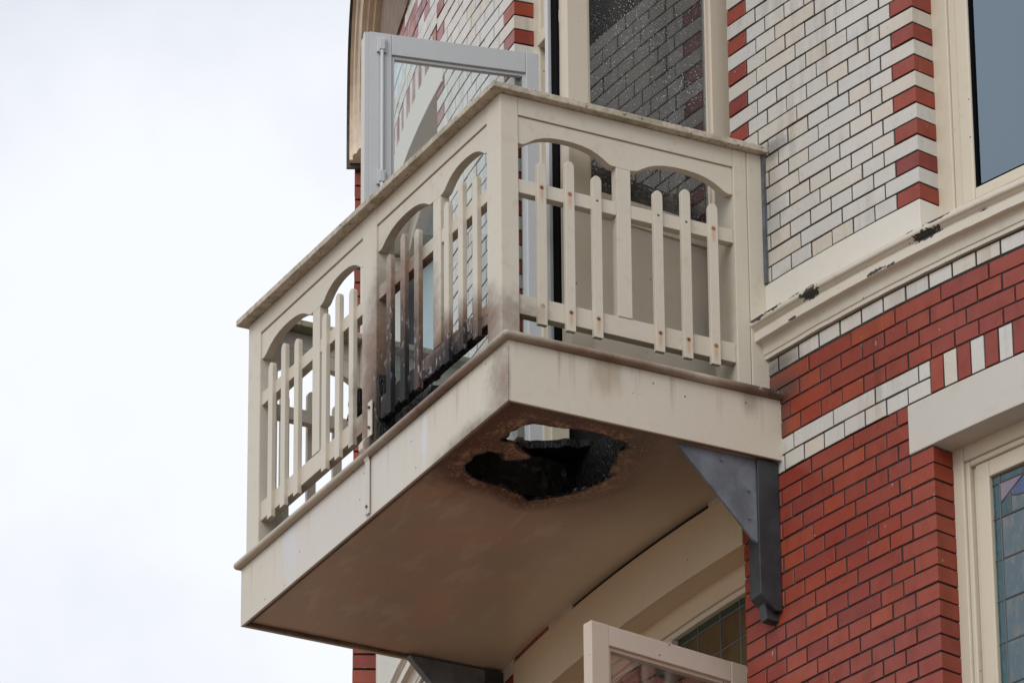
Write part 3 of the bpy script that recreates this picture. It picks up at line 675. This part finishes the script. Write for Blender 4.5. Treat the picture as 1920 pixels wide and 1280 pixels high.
for i in range(len(xs)-1):
    for j in range(3): pane(lf, xs[i]+.001, xs[i+1]-.001, .118, zs[j+1]+.001, zs[j]-.001, 'stain_green' if j == 0 else 'stain_amber')
for x in xs[1:-1]: cmm.tube([W(x, .118, zs[0]), W(x, .118, zs[-1])], .0032, 6)
for q in zs[1:3]: cmm.tube([W(xs[0]+(xs[-1]-xs[0])*k/10, .118, q) for k in range(11)], .0032, 6)
cmm.build('lead_came', 'came', lf)
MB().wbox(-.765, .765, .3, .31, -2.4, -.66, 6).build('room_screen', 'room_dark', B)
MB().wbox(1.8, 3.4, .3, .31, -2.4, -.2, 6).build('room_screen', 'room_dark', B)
MB().wbox(.983, .999, -.010, .02, .672, 1.155, 1).build('lead_strip', 'lead', B)

# ------------------------------------------------------------------ the balcony
BL = thing('balcony', 'cream painted wooden balcony with a burnt hole through its floor', 'balcony')
LX = -2.0149; DY = 1.035; FZ = .219
def uz(poly, z0, z1): return MB().prism(poly, (0, 0, z0), (1, 0, 0), (0, 1, 0), (0, 0, 1), z1-z0)
uz([(LX, 0), (0, 0), (-.0105, .010), (LX+.0105, .010)], 0, FZ).build('fascia', 'cream_fascia', BL, bevel=.0015, label='front fascia board with soot at its right end')
uz([(.0, .0006), (0, DY), (-.010, DY), (-.010, .0106)], 0.0005, FZ).build('fascia', 'cream_fascia', BL, bevel=.0015, label='side fascia board with brown run stains')
uz([(LX, .0006), (LX, DY), (LX+.010, DY), (LX+.010, .0106)], 0.0005, FZ).build('fascia', 'cream_fascia', BL, bevel=.0015)
NO = .024
uz([(LX-NO, -NO), (NO, -NO), (NO, DY+.01), (-.035, DY+.01), (-.035, .032), (LX+.035, .032), (LX+.035, DY+.01), (LX-NO, DY+.01)], FZ+.0008, FZ+.028).build('nosing', 'nosing_paint', BL, bevel=.0135, seg=4, label='rounded floor nosing scorched brown along the front')
for x0, x1, y0, y1 in ((LX+.011, -.011, .0108, .026), (-.026, -.0105, .0262, 1.0), (LX+.0105, LX+.026, .0262, 1.0)):
    MB().box(x0, x1, y0, y1, .004, .0125).build('soffit_bead', 'soffit_bead', BL, bevel=.004)

HOLE = [(-.302, .133), (-.25, .138), (-.2, .142), (-.146, .158), (-.143, .222), (-.13, .28), (-.125, .342), (-.122, .40), (-.13, .459), (-.14, .50), (-.164, .526), (-.20, .515), (-.257, .528), (-.32, .548), (-.379, .56), (-.37, .575), (-.45, .575), (-.5, .55), (-.544, .528), (-.59, .50), (-.636, .467), (-.67, .425), (-.645, .38),
        (-.622, .336), (-.615, .29), (-.608, .243), (-.582, .155), (-.55, .13), (-.508, .115), (-.45, .112), (-.397, .13), (-.401, .173), (-.432, .197), (-.44, .22), (-.425, .245), (-.40, .27), (-.365, .28), (-.345, .25), (-.332, .226), (-.30, .19)]
def inside(x, y, P):
    c = False; j = len(P)-1
    for i in range(len(P)):
        (xi, yi), (xj, yj) = P[i], P[j]
        if (yi > y) != (yj > y) and x < (xj-xi)*(y-yi)/(yj-yi)+xi: c = not c
        j = i
    return c
def pdist(x, y, P):
    b = 9
    for i in range(len(P)):
        ax, ay = P[i-1]; bx_, by = P[i]; dx, dy = bx_-ax, by-ay
        t = max(0, min(1, ((x-ax)*dx+(y-ay)*dy)/(dx*dx+dy*dy+1e-12))); b = min(b, math.hypot(x-ax-t*dx, y-ay-t*dy))
    return b
def sheet(name, x0, x1, y0, y1, z, th, hole, cell, mat, jag, label=None, parent=BL):
    nx, ny = int((x1-x0)/cell), int((y1-y0)/cell); me = bpy.data.meshes.new(name); vs_ = []; fs = []; dist = []
    bx0, bx1 = min(p[0] for p in hole)-.3, max(p[0] for p in hole)+.3
    for j in range(ny+1):
        for i in range(nx+1):
            x, y = x0+(x1-x0)*i/nx, y0+(y1-y0)*j/ny
            xx = x+noise.noise(Vector((x*28, y*28, z)))*jag; yy = y+noise.noise(Vector((x*28+9, y*28, z)))*jag
            d = pdist(xx, yy, hole); ins = inside(xx, yy, hole)
            dist.append(-d if ins else d); vs_.append((x, y, z))
    for j in range(ny):
        for i in range(nx):
            q = [j*(nx+1)+i, j*(nx+1)+i+1, (j+1)*(nx+1)+i+1, (j+1)*(nx+1)+i]
            if sum(dist[k] > 0 for k in q) >= 3: fs.append(q)
    # pull rim vertices onto the outline so the edge is ragged, not stepped
    used = set(k for f in fs for k in f); 
    me.from_pydata(vs_, [], fs); at = me.attributes.new('burn', 'FLOAT', 'POINT')
    for k, d in enumerate(dist): at.data[k].value = max(0, d)
    bm = bmesh.new(); bm.from_mesh(me)
    bmesh.ops.delete(bm, geom=[v for v in bm.verts if not v.link_faces], context='VERTS')
    rim = [v for v in bm.verts if v.is_boundary and x0+cell < v.co.x < x1-cell and y0+cell < v.co.y < y1-cell]
    for _ in range(3):
        new = {}
        for v in rim:
            nb = [e.other_vert(v).co for e in v.link_edges if e.is_boundary]
            if len(nb) == 2: new[v] = v.co*.5+(nb[0]+nb[1])*.25
        for v, c in new.items(): v.co.x, v.co.y = c.x, c.y
    for v in rim: v.co.z += noise.noise(v.co*40)*.004
    bm.normal_update(); bm.to_mesh(me); bm.free(); me.materials.append(MATS[mat])
    o = bpy.data.objects.new(name, me); COL.objects.link(o); o.parent = parent
    md = o.modifiers.new('thick', 'SOLIDIFY'); md.thickness = th; md.offset = 1
    if label: o['label'] = label
    return o
sheet('soffit', -.7985, -.0112, .0112, 1.02, .013, .010, HOLE, .0085, 'soffit_paint', .012, 'brown stained soffit board with a charred hole burnt through it')
sheet('soffit', LX+.0112, -.800, .0112, 1.02, .0136, .010, HOLE, .012, 'soffit_paint', .012, 'brown stained far soffit board')
DHOLE = [(-.685, .35), (-.665, .31), (-.55, .285), (-.38, .31), (-.36, .45), (-.40, .66), (-.55, .66), (-.585, .52), (-.655, .45)]
sheet('deck', LX+.02, -.012, .012, 1.03, .200, .028, DHOLE, .0095, 'charred', .07, 'charred balcony floor boards with a burnt gap')
def rough_beam(name, x0, x1, y0, y1, z0, z1, nx, ny, nz, amp, mat, parent, topcut=None, label=None, seed=0):
    bm = bmesh.new(); bmesh.ops.create_cube(bm, size=1)
    for v in bm.verts: v.co = Vector(((x0+x1)/2+v.co.x*(x1-x0), (y0+y1)/2+v.co.y*(y1-y0), (z0+z1)/2+v.co.z*(z1-z0)))
    for ax, n in ((0, nx), (1, ny), (2, nz)):
        if n > 1:
            es = [e for e in bm.edges if abs((e.verts[0].co-e.verts[1].co).normalized()[ax]) > .99]
            bmesh.ops.subdivide_edges(bm, edges=es, cuts=n-1, use_grid_fill=True)
    for v in bm.verts:
        c = v.co.copy()+Vector((seed, seed*.7, 0))
        k = Vector((noise.noise(c*38), noise.noise(c*38+Vector((7, 0, 0))), noise.noise(c*38+Vector((0, 7, 0)))))+.6*Vector((noise.noise(c*90), noise.noise(c*90+Vector((3, 0, 0))), noise.noise(c*90+Vector((0, 3, 0)))))
        v.co += k*amp
        if topcut: v.co.z = topcut(v.co, z0, z1)
    me = bpy.data.meshes.new(name); bm.to_mesh(me); bm.free(); me.materials.append(MATS[mat])
    o = bpy.data.objects.new(name, me); COL.objects.link(o); o.parent = parent
    if label: o['label'] = label
    return o
rough_beam('joist', -1.2, -.03, .60, .66, .026, .20, 60, 4, 9, .0028, 'charred', BL, label='charred black joist inside the burnt hole')
rough_beam('joist', -.70, -.655, .03, .60, .026, .185, 3, 30, 8, .008, 'charred_deep', BL, topcut=lambda c, a, b: a+(c.z-a)*(.93+.22*noise.noise(Vector((c.y*14, 1, 0)))))
rough_beam('joist', -1.2, -.03, .05, .09, .026, .20, 40, 3, 7, .006, 'charred_deep', BL)
rough_beam('joist', -.085, -.045, .09, .60, .026, .20, 3, 26, 7, .006, 'charred_deep', BL)
for yj in (.95,): MB().box(LX+.03, -.03, yj, yj+.05, .026, .20).build('joist', 'charred_deep', BL)

# cap rail
CZ0, CZ1 = 1.160, 1.1835
M = N('cap_weathered'); p = M.pos(); n1 = M.noise(p, 7, 4, .6); n2 = M.noise(p, 40, 4, .7)
c = M.mix(M.mapr(n2, .4, .7), (.52, .47, .385), (.36, .31, .24)); c = M.mix(M.math('MULTIPLY', M.mapr(n1, .50, .64), .6), c, (.24, .23, .14)); c = M.mix(M.mapr(M.noise(p, 90, 3), .62, .7), c, (.08, .07, .055))
M.inp(M.b.inputs['Base Color'], c); M.b.inputs['Roughness'].default_value = .75; M.l(M.bump(n2, .4, .004), M.b.inputs['Normal']); MATS['cap_weathered'] = M.m
XC, XL_, YC = -.030, LX+.005, -.030
uz([(XL_-.012, YC), (XC, YC), (XC, 1.018), (XC-.115, 1.018), (XC-.115, YC+.115), (XL_+.103, YC+.115), (XL_+.103, 1.0), (XL_-.012, 1.0)], CZ0, CZ1).build('cap_rail', 'cap_weathered', BL, bevel=.003, label='weathered cap rail with green algae')
ARCH = [(0, 0), (.028, .001), (.06, .006), (.10, .016), (.16, .029), (.24, .0405), (.33, .048), (.43, .0515), (.5, .052)]
ARCH = ARCH+[(1-a, h) for a, h in ARCH[-2::-1]]
def railing(name, o, u, n, length, bays, muntin, bals, label, mat='cream_rail', bmat='cream_baluster', charred=None, moff=0.0):
    """o = start on the outer face at z 0, u along the rail, n = outward normal; bays: list of (a0,a1) between posts, each with a central muntin and two arches"""
    o, u, n = Vector(o), Vector(u), Vector(n); up = Vector((0, 0, 1)); inw = -n
    root = None
    for bi, (a0, a1) in enumerate(bays):
        mm = (a0+a1)/2+moff; mw = muntin/2
        # arched board
        poly = [(a0, 1.0895), (a0, .990)]
        for (x0, x1) in ((a0, mm-mw), (mm+mw, a1)):
            e = .010
            poly += [(x0+e+(x1-x0-2*e)*t, .988+h) for t, h in ARCH]
            poly += [(x1, .988)]
            if x1 < a1-.01: poly += [(x1+.0, .986), (x1+2*mw, .986)]
        poly = poly[:-1]+[(a1, .988), (a1, 1.0895)]
        pb = MB().prism(poly, o+inw*.006, u, up, inw, .032)
        b = pb.build(name if root is None else 'arched_board', mat, BL if root is None else root, bevel=.0018, label=label if root is None else None)
        if root is None: root = b
        MB().prism([(a0, 1.0915), (a1, 1.0915), (a1, CZ0-.001), (a0, CZ0-.001)], o, u, up, inw, .036).build('frieze_board', mat, root, bevel=.0018)
        MB().prism([(mm-mw, .433), (mm+mw, .433), (mm+mw, .9855), (mm-mw, .9855)], o+inw*.0055, u, up, inw, .034).build('muntin', mat, root, bevel=.0018)
        if not (charred and bi in charred):
            MB().prism([(a0, .361), (a1, .361), (a1, .4325), (a0, .4325)], o+inw*.008, u, up, inw, .036).build('bottom_rail', mat, root, bevel=.0018)
        for x0, x1 in ((a0, mm-mw-.0004), (mm+mw+.0004, a1)):
            MB().prism([(x0, .807), (x1, .807), (x1, .857), (x0, .857)], o+inw*.008, u, up, inw, .034).build('middle_rail', mat, root, bevel=.0018)
        for k, (c, tall) in enumerate(bals[bi]):
            top = .960 if tall else .930; hw = .0172
            pol = [(c-hw, .331), (c+hw, .331), (c+hw, top-.020)]+[(c+hw*math.cos(t), top-.020+.020*math.sin(t)) for t in [math.pi*q/8 for q in range(1, 8)]]+[(c-hw, top-.020)]
            mb = MB().prism(pol, o+n*.006, u, up, inw, .0175)
            org = o+u*c+up*.331+n*.006
            ob = mb.build('baluster', bmat, root, origin=org, bevel=.0018)
            # local x along the rail, y along the outward normal so that the rust marks sit on the face
            rot = Matrix((u, -n, up)).transposed()
            me = ob.data; inv = rot.inverted()
            for v in me.vertices: v.co = inv @ v.co
            ob.rotation_euler = rot.to_euler()
    return root
SB = [[(.159, 0), (.264, 1), (.366, 0), (.597, 0), (.703, 1), (.807, 0)]]
side = railing('side_railing', (-.06, 0, 0), (0, 1, 0), (1, 0, 0), 1.0, [(.0765, .8895)], .054, SB, 'near side railing with rust stained pickets', moff=-.0105)
FB = [[(-1.803, 0), (-1.70, 1), (-1.594, 0), (-1.374, 0), (-1.27, 1), (-1.163, 0)], [(-.875, 0), (-.770, 1), (-.667, 0), (-.446, 0), (-.343, 1), (-.239, 0)]]
front = railing('front_railing', (0, .010, 0), (1, 0, 0), (0, -1, 0), 2.0, [(-1.8995, -1.0865), (-.9785, -.1605)], .056, FB, 'front railing, clean left bay and scorched right bay', charred=(1,), moff=.033, bmat='cream_rail')
LB = [[(.159, 0), (.264, 1), (.366, 0), (.597, 0), (.703, 1), (.807, 0)]]
left = railing('far_railing', (LX+.018, 0, 0), (0, 1, 0), (-1, 0, 0), 1.0, [(.0765, .8895)], .054, LB, 'far end railing seen through the front bars', bmat='cream_rail')
def post(x0, x1, y0, y1, par, label=None): MB().box(x0, x1, y0, y1, FZ+.0085, CZ0-.001).build('post', 'cream_rail', par, bevel=.003, label=label)
post(-.16, -.06, .009, .076, front); post(-1.086, -.979, .009, .080, front, 'middle post charred on its inner side'); post(-1.997, -1.90, .009, .080, front)
post(-.19, -.0585, .89, .942, side); MB().box(-.085, -.0575, .9435, 1.021, FZ+.0275, CZ0-.001).build('end_board', 'cream_rail', side, bevel=.003)
post(LX+.0175, LX+.12, .89, .942, left)
# burnt bottom rail and charred skin on the middle post
def charcut(c, z0, z1): return c.z
rough_beam('charred_rail', -.978, -.161, .018, .056, .358, .432, 90, 6, 9, .0016, 'cream_rail', front, label='charred bottom rail, black and eaten away underneath')
cr = rough_beam('charred_rail', -.975, -.165, .019, .050, .352, .392, 130, 5, 6, .0045, 'charred', front, topcut=lambda c, a, b: c.z+.010*noise.noise(Vector((c.x*14, 2, 0)))+(.006 if c.x > -.35 else 0))
rough_beam('charred_post_skin', -.9785, -.966, .014, .076, .250, .52, 3, 7, 30, .0035, 'charred', front)
# hold-down strap across the nosing
st = [(.0045, .433), (.0045, .305), (-.020, .282), (-.029, .268), (-.029, .246), (-.012, .225), (-.0045, .205), (-.0045, .012)]
m = MB(); x0, x1 = -1.024, -.994
for i, (y, z) in enumerate(st): m.v += [Vector((x0, y, z)), Vector((x1, y, z)), Vector((x1, y-.0045, z)), Vector((x0, y-.0045, z))]
for i in range(len(st)-1):
    for j in range(4): k = (j+1) % 4; m.f.append([i*4+j, i*4+k, (i+1)*4+k, (i+1)*4+j])
m.f += [[0, 1, 2, 3], [(len(st)-1)*4+j for j in range(4)]]
sto = m.build('strap', 'cream_paint', BL, bevel=.001, label='painted steel strap from post to fascia')
for z in (.41, .335, .04): MB().tube([(-1.009, .003, z), (-1.009, -.006 if z > .3 else -.013, z)], .0055, 8).build('bolt', 'flashing', sto)
# brackets
def bracket(x, t, wallx, label):
    tri = [(.632, .0), (.932, .0), (.932, -.300), (.915, -.292)]
    b = MB().prism(tri, (x, 0, -.001), (0, 1, 0), (0, 0, 1), (-1, 0, 0), t).build('bracket', 'steel_bracket', BL, bevel=.001, label=label)
    for yy, zz in ((.80, -.03), (.90, -.12), (.90, -.22)): MB().tube([(x-.002, yy, zz), (x+.005, yy, zz)], .006, 6).build('bolt', 'steel_bracket', b)
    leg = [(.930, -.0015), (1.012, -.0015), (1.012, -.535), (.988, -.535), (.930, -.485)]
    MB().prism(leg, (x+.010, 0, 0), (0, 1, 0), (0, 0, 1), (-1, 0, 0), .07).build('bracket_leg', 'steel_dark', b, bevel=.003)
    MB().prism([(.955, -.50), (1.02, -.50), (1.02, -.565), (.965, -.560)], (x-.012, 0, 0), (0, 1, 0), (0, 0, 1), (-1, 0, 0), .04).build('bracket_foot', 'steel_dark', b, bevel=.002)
bracket(-.028, .012, 0, 'dark steel gusset bracket under the near end'); bracket(-1.965, .03, 0, 'dark steel gusset bracket under the far end')

# ------------------------------------------------------------------ things on the balcony
CHR = thing('burnt_chair', 'charred black chair remains standing behind the scorched front railing', 'chair')
DK = .234
rough_beam('seat', -1.62, -1.26, .36, .66, .60, .69, 24, 20, 4, .012, 'charred', CHR)
rough_beam('backrest', -1.66, -1.62, .24, .60, .62, .80, 4, 18, 12, .010, 'charred', CHR)
for x, y in ((-1.50, .40), (-1.29, .40), (-1.58, .62), (-1.29, .62)): rough_beam('leg', x-.018, x+.018, y-.018, y+.018, DK, .61, 3, 3, 20, .004, 'charred', CHR)
bo = MB(); ring = [(.0, .0), (.045, .0), (.085, .03), (.10, .06), (.098, .063), (.08, .034), (.042, .006), (.0, .006)]; nn = 28
for r_, z_ in ring: bo.v += [Vector((-.185+r_*math.cos(2*math.pi*k/nn), .30+r_*math.sin(2*math.pi*k/nn), .31-z_*.7+.0)) for k in range(nn)]
for i in range(len(ring)-1):
    for k in range(nn): q = (k+1) % nn; bo.f.append([i*nn+k, i*nn+q, (i+1)*nn+q, (i+1)*nn+k])
o = bo.build('bowl', 'bowl_green', None, smooth=True); o['label'] = 'dull green upturned bowl on the floor by the side railing'; o['category'] = 'bowl'
